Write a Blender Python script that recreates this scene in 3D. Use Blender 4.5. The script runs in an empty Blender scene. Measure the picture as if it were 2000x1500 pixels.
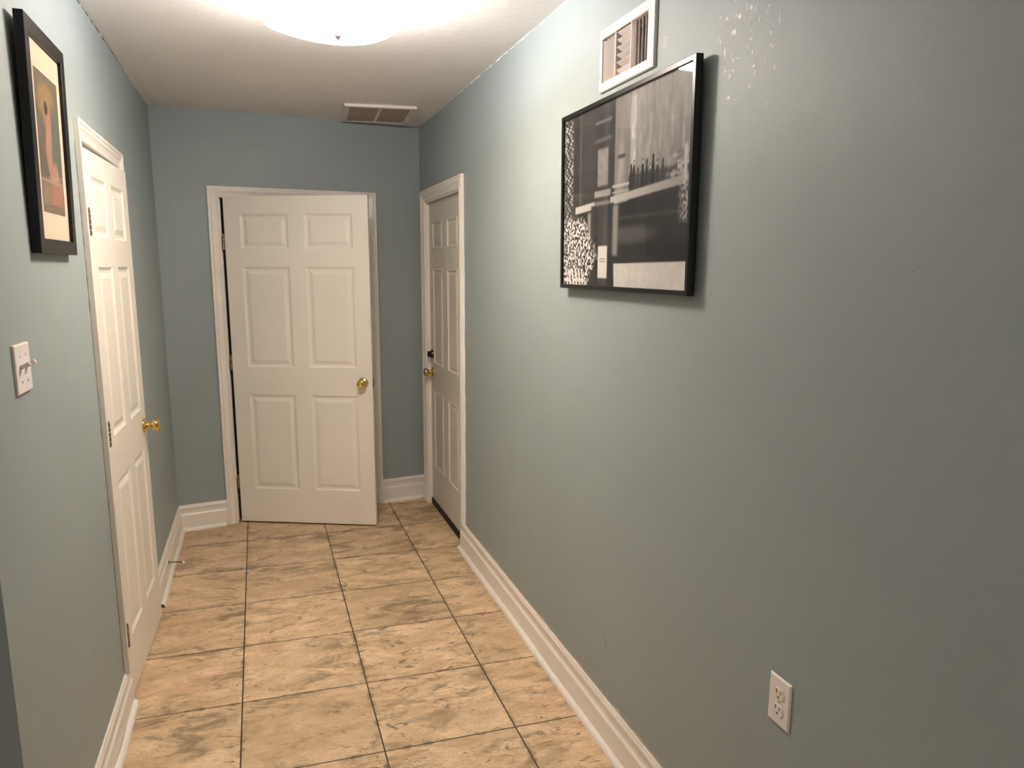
import bpy, bmesh, math, random
from mathutils import Vector, Matrix, noise
D2 = bpy.data
SC = bpy.context.scene
COL = SC.collection
random.seed(7)

# ------------------------------------------------------------------ camera
cam_data = D2.cameras.new('camera'); cam = D2.objects.new('camera', cam_data); COL.objects.link(cam); SC.camera = cam
CX, CZ = 0.5405, 1.627
YAW, PITCH, ROLL = 0.293, -0.1791, -0.0008
cam_data.sensor_width = 36; cam_data.lens = 1451.2 * 36 / 2000
cam_data.shift_x = 55.05 / 2000; cam_data.shift_y = 33.39 / 2000
cam_data.clip_start = 0.02
fw = Vector((math.sin(YAW) * math.cos(PITCH), math.cos(YAW) * math.cos(PITCH), math.sin(PITCH)))
rt = Vector((math.cos(YAW), -math.sin(YAW), 0)); up = rt.cross(fw)
rt2 = rt * math.cos(ROLL) + up * math.sin(ROLL); up2 = up * math.cos(ROLL) - rt * math.sin(ROLL)
m = Matrix((rt2, up2, -fw)).transposed().to_4x4(); m.translation = (CX, 0, CZ); cam.matrix_world = m

# ------------------------------------------------------------------ world, exposure
w = D2.worlds.new('world'); SC.world = w; w.use_nodes = True
w.node_tree.nodes['Background'].inputs[0].default_value = (0.9, 0.95, 1.0, 1)
w.node_tree.nodes['Background'].inputs[1].default_value = 0.0
SC.view_settings.view_transform = 'Standard'; SC.view_settings.look = 'None'
SC.view_settings.gamma = 1.0; SC.view_settings.use_curve_mapping = False
SC.view_settings.exposure = 0.11
BULB_POWER = 470.0            # radiance of the frosted bulbs in the ceiling lamp
SHADE_GLOW = 15.5            # radiance of the lit frosted glass of that lamp
BULB_COLOR = (1.0, 0.935, 0.90)
FILL_POWER = 84.0            # radiance of the added fill light behind the camera

# ------------------------------------------------------------------ room numbers
W, YB, H = 1.6182, 4.7966, 2.5324
SL = 0.1591                                   # the back wall runs away to the right
def back_y(x): return YB + SL * x
ANG = math.atan(SL)

# ------------------------------------------------------------------ node materials
def mat(name, col, rough=0.5, metal=0.0, spec=0.5, coat=0.0):
    mt = D2.materials.new(name); mt.use_nodes = True
    b = mt.node_tree.nodes['Principled BSDF']
    b.inputs['Base Color'].default_value = (*col, 1); b.inputs['Roughness'].default_value = rough
    b.inputs['Metallic'].default_value = metal; b.inputs['Specular IOR Level'].default_value = spec
    b.inputs['Coat Weight'].default_value = coat
    return mt
class NT:
    def __init__(s, mt): s.t = mt.node_tree; s.n = s.t.nodes; s.l = s.t.links
    def new(s, ty, **kw):
        n = s.n.new(ty)
        for k, v in kw.items():
            if hasattr(n, k): setattr(n, k, v)
        return n
    def link(s, a, b): s.l.new(a, b)
    def val(s, inp, v):
        if isinstance(v, bpy.types.NodeSocket): s.l.new(v, inp)
        else: inp.default_value = v
    def math(s, op, a, b=0.0, clamp=False):
        n = s.new('ShaderNodeMath', operation=op, use_clamp=clamp); s.val(n.inputs[0], a); s.val(n.inputs[1], b); return n.outputs[0]
    def noise(s, vec, scale, detail=3, rough=0.5, dist=0.0):
        n = s.new('ShaderNodeTexNoise'); s.val(n.inputs['Vector'], vec); n.inputs['Scale'].default_value = scale
        n.inputs['Detail'].default_value = detail; n.inputs['Roughness'].default_value = rough; n.inputs['Distortion'].default_value = dist
        return n.outputs['Fac']
    def ramp(s, v, lo, hi, a=0.0, b=1.0):
        n = s.new('ShaderNodeMapRange'); s.val(n.inputs[0], v); n.inputs[1].default_value = lo; n.inputs[2].default_value = hi
        n.inputs[3].default_value = a; n.inputs[4].default_value = b; return n.outputs[0]
    def mix(s, f, a, b):
        n = s.new('ShaderNodeMix', data_type='RGBA'); s.val(n.inputs['Factor'], f)
        for i, v in ((6, a), (7, b)):
            if isinstance(v, bpy.types.NodeSocket): s.l.new(v, n.inputs[i])
            else: n.inputs[i].default_value = (*v, 1)
        return n.outputs[2]
    def mapping(s, vec, scale=(1, 1, 1), loc=(0, 0, 0)):
        n = s.new('ShaderNodeMapping'); s.val(n.inputs['Vector'], vec); n.inputs['Scale'].default_value = scale
        n.inputs['Location'].default_value = loc; return n.outputs[0]
    def pos(s): return s.new('ShaderNodeNewGeometry').outputs['Position']
    def bump(s, h, strength, dist):
        n = s.new('ShaderNodeBump'); s.val(n.inputs['Height'], h); n.inputs['Strength'].default_value = strength
        n.inputs['Distance'].default_value = dist; return n.outputs[0]
    @property
    def bsdf(s): return s.n['Principled BSDF']

def paint(name, col, rough, var=0.06, smudge=(0.5, 0.45, 0.38), smudge_amt=0.0, bump=0.15, blotch=1.6, tone2=None):
    mt = mat(name, col, rough); t = NT(mt); p = t.pos()
    n1 = t.noise(p, blotch, 4, 0.55); n2 = t.noise(p, 9.0, 4, 0.6)
    c = t.mix(t.ramp(n1, 0.3, 0.7), tuple(v * (1 - var) for v in col), tone2 or tuple(min(1, v * (1 + var)) for v in col))
    if smudge_amt:
        s = t.math('MULTIPLY', t.ramp(t.noise(p, 3.1, 5, 0.6, 0.6), 0.58, 0.75), t.ramp(n2, 0.4, 0.65), True)
        c = t.mix(t.math('MULTIPLY', s, smudge_amt), c, smudge)
    t.link(c, t.bsdf.inputs['Base Color'])
    h = t.math('ADD', t.math('MULTIPLY', t.noise(p, 260.0, 3, 0.6), 0.5), t.noise(p, 22.0, 3, 0.5))
    t.link(t.bump(h, bump, 0.004), t.bsdf.inputs['Normal'])
    t.link(t.ramp(n2, 0.3, 0.7, rough - 0.02, rough + 0.02), t.bsdf.inputs['Roughness'])
    return mt

M = {}
M['wall'] = paint('wall_paint', (0.312, 0.365, 0.370), 0.54, var=0.03, smudge=(0.26, 0.30, 0.28), smudge_amt=0.35, bump=0.10)
M['ceiling'] = paint('ceiling_paint', (0.87, 0.84, 0.83), 0.6, var=0.03, bump=0.35)
M['white'] = paint('trim_paint', (0.87, 0.82, 0.76), 0.34, var=0.03, smudge=(0.55, 0.46, 0.35), smudge_amt=0.30, bump=0.05)
M['door'] = paint('door_paint', (0.86, 0.81, 0.73), 0.40, var=0.02, bump=0.04)
M['door_grey'] = paint('steel_door_paint', (0.68, 0.63, 0.56), 0.42, var=0.02, bump=0.03)
M['plastic'] = paint('white_plastic', (0.86, 0.80, 0.76), 0.30, var=0.01, bump=0.0)
M['ivory'] = paint('ivory_plastic', (0.84, 0.77, 0.66), 0.32, var=0.01, bump=0.0)
M['vent_white'] = paint('vent_enamel', (0.84, 0.76, 0.72), 0.38, var=0.02, bump=0.0)
M['vent_brown'] = paint('brown_vent_slats', (0.36, 0.29, 0.25), 0.7, var=0.10, bump=0.0)  # brown tone for the slats of the white grille
M['dark'] = paint('dark_recess', (0.02, 0.018, 0.016), 0.8, var=0.2, bump=0.0)  # near-black stands for the shade in ducts, outlet slots and door gap
M['black'] = paint('black_frame', (0.004, 0.0035, 0.004), 0.30, var=0.2, bump=0.02)
M['frame_brown'] = paint('espresso_frame', (0.008, 0.006, 0.0065), 0.36, var=0.15, bump=0.02)
M['mat_board'] = paint('cream_mat_board', (0.80, 0.66, 0.50), 0.8, var=0.02, bump=0.02)
M['rubber'] = paint('black_rubber', (0.008, 0.008, 0.008), 0.7, var=0.2, bump=0.0)
M['frame_brown'].node_tree.nodes['Principled BSDF'].inputs['Specular IOR Level'].default_value = 0.3
M['crack'] = paint('crack_shadow', (0.05, 0.055, 0.05), 0.9, var=0.3, bump=0.0)
M['bare'] = paint('bare_edge', (0.50, 0.40, 0.29), 0.8, var=0.25, bump=0.1, blotch=14)
M['chip'] = paint('whitened_paint_chip', (0.97, 0.96, 0.93), 0.25, var=0.01, bump=0.0)  # flecks whitened to stand in for their bright gloss
M['mud'] = paint('filler', (0.42, 0.44, 0.42), 0.6, var=0.05, bump=0.05, blotch=10)
M['scuff'] = paint('scuff_mark', (0.12, 0.11, 0.10), 0.7, var=0.1, bump=0.0)
M['closet'] = paint('closet_paint', (0.30, 0.29, 0.26), 0.7, var=0.05)
def metal(name, col, rough, dirt=None, amt=0.5):
    mt = mat(name, col, rough, 1.0); t = NT(mt); p = t.pos()
    if dirt: t.link(t.mix(t.math('MULTIPLY', t.ramp(t.noise(p, 60, 3, 0.6), 0.4, 0.65), amt), col, dirt), t.bsdf.inputs['Base Color'])
    t.link(t.ramp(t.noise(p, 90, 2), 0.3, 0.7, rough * 0.8, rough * 1.3), t.bsdf.inputs['Roughness'])
    return mt
M['brass'] = metal('polished_brass', (0.80, 0.58, 0.20), 0.13, (0.45, 0.30, 0.10), 0.35)
M['hinge'] = metal('aged_hinge_metal', (0.42, 0.34, 0.28), 0.38, (0.14, 0.10, 0.08), 0.8)
M['nickel'] = metal('worn_nickel', (0.45, 0.40, 0.33), 0.35, (0.2, 0.17, 0.14), 0.5)
M['screw'] = metal('screw_metal', (0.55, 0.50, 0.46), 0.4)

# emissive bulb
mt = D2.materials.new('frosted_bulb_glow'); mt.use_nodes = True; t = NT(mt); t.n.remove(t.bsdf)
em = t.new('ShaderNodeEmission'); em.inputs[0].default_value = (*BULB_COLOR, 1); em.inputs[1].default_value = BULB_POWER
t.link(em.outputs[0], t.n['Material Output'].inputs[0]); M['bulb'] = mt
mt = D2.materials.new('fill_lamp_glow'); mt.use_nodes = True; t = NT(mt); t.n.remove(t.bsdf)
em = t.new('ShaderNodeEmission'); em.inputs[0].default_value = (*BULB_COLOR, 1); em.inputs[1].default_value = FILL_POWER
t.link(em.outputs[0], t.n['Material Output'].inputs[0]); M['fill_glow'] = mt
# frosted lamp glass: lets part of the light straight through, scatters the rest
mt = D2.materials.new('frosted_lamp_glass'); mt.use_nodes = True; t = NT(mt); t.n.remove(t.bsdf)
tr = t.new('ShaderNodeBsdfTransparent'); tr.inputs[0].default_value = (1, 0.95, 0.86, 1)
tl = t.new('ShaderNodeBsdfTranslucent'); tl.inputs[0].default_value = (0.95, 0.86, 0.66, 1)
df = t.new('ShaderNodeBsdfDiffuse'); df.inputs[0].default_value = (0.9, 0.82, 0.66, 1)
gl = t.new('ShaderNodeBsdfGlossy'); gl.inputs['Roughness'].default_value = 0.1
m1 = t.new('ShaderNodeMixShader'); m1.inputs[0].default_value = 0.25; t.link(tl.outputs[0], m1.inputs[1]); t.link(df.outputs[0], m1.inputs[2])
m2 = t.new('ShaderNodeMixShader'); t.link(t.ramp(t.noise(t.pos(), 6, 3), 0.3, 0.7, 0.18, 0.26), m2.inputs[0]); t.link(tr.outputs[0], m2.inputs[1]); t.link(m1.outputs[0], m2.inputs[2])
m3 = t.new('ShaderNodeMixShader'); m3.inputs[0].default_value = 0.04; t.link(m2.outputs[0], m3.inputs[1]); t.link(gl.outputs[0], m3.inputs[2])
sg = t.new('ShaderNodeEmission'); sg.inputs[0].default_value = (*BULB_COLOR, 1)
t.link(t.ramp(t.noise(t.pos(), 9, 3), 0.3, 0.7, SHADE_GLOW * 0.8, SHADE_GLOW * 1.2), sg.inputs[1])
ad = t.new('ShaderNodeAddShader'); t.link(m3.outputs[0], ad.inputs[0]); t.link(sg.outputs[0], ad.inputs[1])
t.link(ad.outputs[0], t.n['Material Output'].inputs[0]); M['lamp_glass'] = mt
# clear picture glass
mt = D2.materials.new('picture_glass'); mt.use_nodes = True; t = NT(mt); t.n.remove(t.bsdf)
tr = t.new('ShaderNodeBsdfTransparent'); gl = t.new('ShaderNodeBsdfGlossy'); gl.inputs['Roughness'].default_value = 0.03
lw = t.new('ShaderNodeFresnel'); lw.inputs[0].default_value = 1.5
ms = t.new('ShaderNodeMixShader'); gb = t.new('ShaderNodeNewGeometry'); t.link(t.math('MULTIPLY', lw.outputs[0], t.math('SUBTRACT', 1.0, gb.outputs['Backfacing'])), ms.inputs[0])
t.link(tr.outputs[0], ms.inputs[1]); t.link(gl.outputs[0], ms.inputs[2]); t.link(ms.outputs[0], t.n['Material Output'].inputs[0]); M['pic_glass'] = mt
# print: colours stored on the sheet
mt = mat('printed_sheet', (0.5, 0.5, 0.5), 0.6, spec=0.2); t = NT(mt)
a = t.new('ShaderNodeAttribute'); a.attribute_name = 'ink'; t.link(a.outputs['Color'], t.bsdf.inputs['Base Color']); M['print'] = mt

# floor tiles
TX, TY, X0, Y0 = 0.4706, 0.4427, 0.4054, 4.4952
mt = mat('travertine_tiles', (0.5, 0.4, 0.27), 0.45); t = NT(mt); p = t.pos()
br = t.new('ShaderNodeTexBrick'); br.offset = 0.0; br.squash = 1.0
t.link(t.mapping(p, (1, 1, 1), (-X0 + 10 * TX, -Y0 + 20 * TY, 0)), br.inputs['Vector'])
br.inputs['Color1'].default_value = (0, 0, 0, 1); br.inputs['Color2'].default_value = (1, 1, 1, 1); br.inputs['Mortar'].default_value = (0.5, 0.5, 0.5, 1)
br.inputs['Scale'].default_value = 1.0; br.inputs['Mortar Size'].default_value = 0.0027; br.inputs['Mortar Smooth'].default_value = 0.15
br.inputs['Bias'].default_value = 0.0; br.inputs['Brick Width'].default_value = TX; br.inputs['Row Height'].default_value = TY
rnd = t.new('ShaderNodeSeparateColor'); t.link(br.outputs['Color'], rnd.inputs[0]); rnd = rnd.outputs[0]
off = t.new('ShaderNodeCombineXYZ'); t.link(t.math('MULTIPLY', rnd, 37.0), off.inputs[0]); t.link(t.math('MULTIPLY', rnd, 91.0), off.inputs[1]); t.link(t.math('MULTIPLY', rnd, 13.0), off.inputs[2])
va = t.new('ShaderNodeVectorMath', operation='ADD'); t.link(p, va.inputs[0]); t.link(off.outputs[0], va.inputs[1]); pv = va.outputs[0]
st = t.mapping(pv, (1.0, 2.1, 1.0)); st2 = t.mapping(pv, (1.0, 2.6, 1.0))
cloud = t.noise(st, 4.5, 6, 0.62, 0.5); fine = t.noise(st2, 30, 6, 0.7, 1.2); big = t.noise(st, 2.2, 3, 0.5, 0.3)
c = t.mix(t.ramp(cloud, 0.36, 0.66), (0.90, 0.665, 0.435), (0.58, 0.390, 0.220))
c = t.mix(t.math('MULTIPLY', t.ramp(fine, 0.47, 0.64), 0.50), c, (0.40, 0.255, 0.130))
c = t.mix(t.math('MULTIPLY', t.ramp(t.noise(st2, 16, 6, 0.75, 2.0), 0.55, 0.64), 0.55), c, (0.92, 0.75, 0.54))
amt = t.math('ADD', t.math('MULTIPLY', rnd, 0.55), 0.50)
stain = t.math('MULTIPLY', t.ramp(t.noise(st, 5.0, 8, 0.70, 0.8), 0.48, 0.60), t.ramp(big, 0.40, 0.54), True)
c = t.mix(t.math('MULTIPLY', stain, amt), c, (0.20, 0.135, 0.072))
dk = t.math('MULTIPLY', t.ramp(t.noise(st, 7.5, 8, 0.72, 1.2), 0.565, 0.64), t.ramp(t.noise(pv, 2.7, 2), 0.42, 0.56), True)
c = t.mix(t.math('MULTIPLY', dk, 0.80), c, (0.11, 0.080, 0.048))
pitm = t.math('MULTIPLY', t.ramp(t.noise(st2, 20, 6, 0.65, 0.9), 0.605, 0.645), t.ramp(t.noise(st, 5.5, 4, 0.6), 0.45, 0.55), True)
halo = t.math('MULTIPLY', t.ramp(t.noise(st2, 20, 6, 0.65, 0.9), 0.55, 0.62), t.ramp(t.noise(st, 5.5, 4, 0.6), 0.45, 0.55), True)
c = t.mix(t.math('MULTIPLY', halo, 0.30), c, (0.90, 0.74, 0.55))
c = t.mix(t.math('MULTIPLY', pitm, 0.88), c, (0.10, 0.075, 0.055))
# tile-to-tile tone
c = t.mix(t.math('MULTIPLY', rnd, 0.32), c, (0.44, 0.325, 0.20))
# grime near the grout
br2 = t.new('ShaderNodeTexBrick'); br2.offset = 0.0
t.link(t.mapping(p, (1, 1, 1), (-X0 + 10 * TX, -Y0 + 20 * TY, 0)), br2.inputs['Vector'])
br2.inputs['Scale'].default_value = 1.0; br2.inputs['Mortar Size'].default_value = 0.022; br2.inputs['Mortar Smooth'].default_value = 1.0
br2.inputs['Brick Width'].default_value = TX; br2.inputs['Row Height'].default_value = TY
grime = t.math('MULTIPLY', br2.outputs['Fac'], t.ramp(t.noise(p, 13, 6, 0.7), 0.50, 0.62), True)
c = t.mix(t.math('MULTIPLY', grime, 0.75), c, (0.12, 0.085, 0.05))
c = t.mix(br.outputs['Fac'], c, (0.055, 0.038, 0.024))
t.link(c, t.bsdf.inputs['Base Color'])
h = t.math('SUBTRACT', t.math('MULTIPLY', t.noise(st2, 40, 4, 0.6), 0.12), t.math('ADD', br.outputs['Fac'], t.math('MULTIPLY', pitm, 0.5)))
t.link(t.bump(h, 0.5, 0.003), t.bsdf.inputs['Normal'])
t.link(t.ramp(cloud, 0.3, 0.7, 0.42, 0.58), t.bsdf.inputs['Roughness'])
M['floor'] = mt

# ------------------------------------------------------------------ mesh helpers
def link(name, bm, m, parent=None, smooth=False, loc=None, rotz=None):
    me = D2.meshes.new(name); bmesh.ops.recalc_face_normals(bm, faces=bm.faces); bm.to_mesh(me); bm.free()
    if smooth:
        for pl in me.polygons: pl.use_smooth = True
    me.materials.append(m); o = D2.objects.new(name, me); COL.objects.link(o)
    if parent: o.parent = parent
    if loc is not None: o.location = loc
    if rotz is not None: o.rotation_euler = (0, 0, rotz)
    return o
def tag(o, label, cat, group=None):
    o['label'] = label; o['category'] = cat
    if group: o['group'] = group
    return o
def struct(o): o['kind'] = 'structure'; return o
def empty(name, loc, rotz=0):
    o = D2.objects.new(name, None); COL.objects.link(o); o.location = loc; o.rotation_euler = (0, 0, rotz); o.empty_display_size = 0.05
    return o
def box(bm, x0, x1, y0, y1, z0, z1, bevel=0, mtx=None):
    r = bmesh.ops.create_cube(bm, size=1); vs = r['verts']
    for v in vs: v.co = Vector(((x0 + x1) / 2 + v.co.x * (x1 - x0), (y0 + y1) / 2 + v.co.y * (y1 - y0), (z0 + z1) / 2 + v.co.z * (z1 - z0)))
    if bevel:
        es = list({e for v in vs for e in v.link_edges}); rb = bmesh.ops.bevel(bm, geom=es, offset=bevel, segments=2, affect='EDGES', profile=0.6); vs = [v for v in set(vs) | set(rb['verts']) if v.is_valid]
    if mtx is not None:
        for v in vs: v.co = mtx @ v.co
    return vs
def B(*a, **k): bm = bmesh.new(); box(bm, *a, **k); return bm
def lathe(bm, prof, mtx=Matrix(), n=32):
    """prof: (radius, height) pairs turned about local z"""
    rings = []
    for r, z in prof:
        if r < 1e-6: rings.append([bm.verts.new(mtx @ Vector((0, 0, z)))])
        else: rings.append([bm.verts.new(mtx @ Vector((r * math.cos(2 * math.pi * i / n), r * math.sin(2 * math.pi * i / n), z))) for i in range(n)])
    for a, b in zip(rings, rings[1:]):
        for i in range(n):
            j = (i + 1) % n
            if len(a) == 1 and len(b) == 1: continue
            if len(a) == 1: bm.faces.new((a[0], b[i], b[j]))
            elif len(b) == 1: bm.faces.new((a[i], a[j], b[0]))
            else: bm.faces.new((a[i], a[j], b[j], b[i]))
def tube(bm, pts, r, n=10):
    pts = [Vector(p) for p in pts]; rings = []
    for i, p in enumerate(pts):
        d = (pts[min(i + 1, len(pts) - 1)] - pts[max(i - 1, 0)]).normalized()
        a = d.orthogonal().normalized() if i == 0 else (rings_a - d * rings_a.dot(d)).normalized()
        rings_a = a; b = d.cross(a)
        rr = r[i] if isinstance(r, (list, tuple)) else r
        rings.append([bm.verts.new(p + a * rr * math.cos(2 * math.pi * k / n) + b * rr * math.sin(2 * math.pi * k / n)) for k in range(n)])
    for A, C in zip(rings, rings[1:]):
        for k in range(n): bm.faces.new((A[k], A[(k + 1) % n], C[(k + 1) % n], C[k]))
    bm.faces.new(rings[0][::-1]); bm.faces.new(rings[-1])
def sweep(bm, prof, stations):
    """stations: (origin, vec_d, vec_t); ring vertex = origin + d*vec_d + t*vec_t"""
    rings = [[bm.verts.new(Vector(o) + Vector(vd) * d + Vector(vt) * tt) for d, tt in prof] for o, vd, vt in stations]
    n = len(prof)
    for a, b in zip(rings, rings[1:]):
        for i in range(n): bm.faces.new((a[i], a[(i + 1) % n], b[(i + 1) % n], b[i]))
    bm.faces.new(rings[0][::-1]); bm.faces.new(rings[-1])
def wall_mesh(O, U, N, length, height, thick, holes):
    """upright slab from O along U (unit), N points into the room, thickness goes the other way, with rectangular holes"""
    O, U, N = Vector(O), Vector(U), Vector(N); bm = bmesh.new()
    us = sorted({0, length, *[h[0] for h in holes], *[h[1] for h in holes]}); zs = sorted({0, height, *[h[2] for h in holes], *[h[3] for h in holes]})
    def inside(u, z): return any(h[0] < u < h[1] and h[2] < z < h[3] for h in holes)
    solid = {(i, j): not inside((us[i] + us[i + 1]) / 2, (zs[j] + zs[j + 1]) / 2) for i in range(len(us) - 1) for j in range(len(zs) - 1)}
    cache = {}
    def V(i, j, k):
        if (i, j, k) not in cache: cache[(i, j, k)] = bm.verts.new(O + U * us[i] + Vector((0, 0, zs[j])) - N * (thick * k))
        return cache[(i, j, k)]
    for (i, j), s in solid.items():
        if not s: continue
        for k in (0, 1): bm.faces.new((V(i, j, k), V(i + 1, j, k), V(i + 1, j + 1, k), V(i, j + 1, k)))
        for di, dj, e in ((-1, 0, ((i, j), (i, j + 1))), (1, 0, ((i + 1, j), (i + 1, j + 1))), (0, -1, ((i, j), (i + 1, j))), (0, 1, ((i, j + 1), (i + 1, j + 1)))):
            if not solid.get((i + di, j + dj), False):
                (a, b), (c, d) = e; bm.faces.new((V(a, b, 0), V(c, d, 0), V(c, d, 1), V(a, b, 1)))
    return bm

# ------------------------------------------------------------------ setting
YN, XL = -2.3, -1.9                           # extent of the wider room behind the camera
ux, uy = math.cos(ANG), math.sin(ANG)
UB = Vector((ux, uy, 0)); NB = Vector((uy, -ux, 0))      # along the back wall, out of it into the hall
OB = Vector((0, YB, 0))
# door openings
BD0, BD1 = 0.345, 1.265                       # back door opening (x of both jambs, at the wall)
RD0, RD1 = 4.010, 4.900                       # right door opening (y)
LD0, LD1 = 2.848, 3.572                       # left door opening (y)
HEAD = 2.050
VY0, VY1, VZ0, VZ1 = 1.972, 2.268, 2.190, 2.324

fl = struct(link('floor', B(XL - 0.3, W + 0.3, YN - 0.3, 6.5, -0.05, 0), M['floor']))
ce = struct(link('ceiling', B(XL - 0.3, W + 0.3, YN - 0.3, 6.5, H, H + 0.05), M['ceiling']))
wr_ = struct(link('wall_right', wall_mesh((W, YN, 0), (0, 1, 0), (-1, 0, 0), 5.06 - YN, H, 0.12, [(RD0 - YN, RD1 - YN, 0, HEAD), (VY0 - YN, VY1 - YN, VZ0, VZ1)]), M['wall']))
wl_ = struct(link('wall_left', wall_mesh((0, 1.676, 0), (0, 1, 0), (1, 0, 0), YB - 1.676, H, 0.12, [(LD0 - 1.676, LD1 - 1.676, 0, HEAD)]), M['wall']))
struct(link('wall_back', wall_mesh(OB - UB * 0.12, UB, NB, W / ux + 0.24, H, 0.12, [(BD0 / ux + 0.12, BD1 / ux + 0.12, 0, HEAD)]), M['wall']))
struct(link('wall_front', B(XL, W, YN - 0.12, YN, 0, H), M['wall']))
struct(link('wall_side', B(XL - 0.12, XL, YN - 0.12, 1.796, 0, H), M['wall']))
struct(link('wall_return', B(XL, -0.12, 1.676, 1.796, 0, H), M['wall']))
# the unlit closets behind the left and back doors and an added dark sheet behind the right one
struct(link('wall_closet', B(0.1, 1.85, 6.2, 6.3, 0, H), M['closet']))
struct(link('wall_closet_left', B(0.02, 0.12, 4.95, 6.2, 0, H), M['closet']))
struct(link('wall_closet_right', B(1.76, 1.86, 5.08, 6.2, 0, H), M['closet']))
struct(link('wall_cupboard', B(-0.75, -0.70, 2.7, 3.7, 0, H), M['closet']))
struct(link('gap_backing', B(W + 0.13, W + 0.15, 3.95, 4.98, 0, H), M['dark']))

CAS = [(0, 0), (0, .0065), (.003, .0095), (.009, .0100), (.0115, .0065), (.018, .0075), (.030, .0115), (.038, .0160), (.045, .0175), (.0475, .0140), (.0505, .0140), (.053, .0180), (.062, .0190), (.065, .017), (.065, 0)]
def casing(name, P0, P1, U, N, zt, width=0.065, z0=(0, 0)):
    """door casing around an opening: P0, P1 the inner corners at floor, U from P0 to P1, N out of the wall"""
    P0, P1, U, N = map(Vector, (P0, P1, U, N)); k = width / 0.065; bm = bmesh.new(); Z = Vector((0, 0, 1))
    pr = [(d * k, tt) for d, tt in CAS]
    sweep(bm, pr, [(P0 + Z * z0[0], -U, N), (P0 + Z * zt, -U + Z, N), (P1 + Z * zt, U + Z, N), (P1 + Z * z0[1], U, N)])
    return struct(link(name, bm, M['white']))
def jamb(parent, P0, P1, U, N, zt, depth=0.12, th=0.018, stop=0.045):
    P0, P1, U, N = map(Vector, (P0, P1, U, N)); Z = Vector((0, 0, 1)); bm = bmesh.new()
    pr = [(0.0, 0.001), (th, 0.001), (th, -depth), (0, -depth)]
    sweep(bm, pr, [(P0 + Z * .001, U, N), (P0 + Z * zt, U - Z, N), (P1 + Z * zt, -U - Z, N), (P1 + Z * .001, -U, N)])
    pr = [(th, -stop), (th + .011, -stop), (th + .011, -stop - .03), (th, -stop - .03)]
    sweep(bm, pr, [(P0 + Z * .001, U, N), (P0 + Z * zt, U - Z, N), (P1 + Z * zt, -U - Z, N), (P1 + Z * .001, -U, N)])
    return link('door_jamb', bm, M['white'], parent)
trim_b = casing('trim_1', OB + UB * (BD0 / ux), OB + UB * (BD1 / ux - .02), UB, NB, HEAD - 0.015)
jamb(trim_b, OB + UB * (BD0 / ux), OB + UB * (BD1 / ux), UB, NB, HEAD, th=.004)
trim_r = casing('trim_2', (W, RD0, 0), (W, RD1, 0), (0, 1, 0), (-1, 0, 0), HEAD - 0.010, 0.072, (0.163, 0))
jamb(trim_r, (W, RD0, 0), (W, RD1, 0), (0, 1, 0), (-1, 0, 0), HEAD, stop=0.067)
trim_l = casing('trim_3', (0, LD0, 0), (0, LD1, 0), (0, 1, 0), (1, 0, 0), HEAD - 0.010, 0.063, (0.152, 0))
jamb(trim_l, (0, LD0, 0), (0, LD1, 0), (0, 1, 0), (1, 0, 0), HEAD, th=0.004, stop=0.045)

def base_prof(h): return [(0, 0), (.0145, 0), (.0145, h * .60), (.0125, h * .625), (.0085, h * .66), (.0075, h * .72), (.0085, h * .80), (.0115, h * .86), (.0120, h * .91), (.0085, h * .955), (.0065, h), (0, h)]
QR = [(.0145, 0)] + [(.0145 + .019 * math.cos(a * math.pi / 12), .019 * math.sin(a * math.pi / 12)) for a in range(7)]
def baseboard(name, A, Bp, N, h=0.163, qa=0.0, qb=0.0, va=None, vb=None, curve=0.0):
    A, Bp, N = Vector(A), Vector(Bp), Vector(N); Z = Vector((0, 0, 1)); U = (Bp - A).normalized(); bm = bmesh.new()
    sweep(bm, base_prof(h), [(A, va or N, Z), (Bp, vb or N, Z)])
    o = struct(link(name, bm, M['white']))
    bm = bmesh.new(); L = (Bp - A).length; n = 14; st = []
    for i in range(n + 1):
        s = qa + (L - qa - qb) * i / n; wob = .0015 * math.sin(s * 9.0) + .001 * math.sin(s * 23)
        st.append((A + U * s + N * wob, (va if (i == 0 and qa == 0 and va) else vb if (i == n and qb == 0 and vb) else N), Z))
    sweep(bm, QR, st)
    q = link('quarter_round', bm, M['white'], o); return o
mt_l = Vector((1, 0, 0)); mt_r = Vector((-1, 0, 0))
# mitre directions at the far corners
def mitre(n1, n2): s = (n1 + n2); return s / (1 + n1.dot(n2))
ML = mitre(mt_l, NB)
CL = Vector((0, YB, 0)); CR = Vector((W, back_y(W), 0))
baseboard('baseboard_left', (0, 1.676, 0), (0, LD0 - 0.0, 0), mt_l, 0.152, qb=0.012)
baseboard('baseboard_left_far', (0, LD1 + 0.063, 0), CL, mt_l, 0.160, qa=0.040, vb=ML)
M['raw_wood'] = paint('raw_cut_wood', (0.13, 0.07, 0.04), 0.8, var=0.3)
far_b = D2.objects['baseboard_left_far']
bm = bmesh.new(); ring = [bm.verts.new((a, LD1 + .063 + .0392, b)) for a, b in [(.0145, .0002)] + [(.0145 + .0186 * math.cos(i * math.pi / 12), .0002 + .0186 * math.sin(i * math.pi / 12)) for i in range(7)]]
r2 = [bm.verts.new(v_.co + Vector((0, .002, 0))) for v_ in ring]; bm.faces.new(ring); bm.faces.new(r2)
for i in range(len(ring)): bm.faces.new((ring[i], ring[(i + 1) % len(ring)], r2[(i + 1) % len(ring)], r2[i]))
ce_ = link('cut_end', bm, M['raw_wood'], far_b); ce_['label'] = 'dark raw cut end of the quarter round'
baseboard('baseboard_back', CL, OB + UB * (BD0 / ux - 0.065), NB, 0.163, va=ML, qb=0.010)
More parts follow.
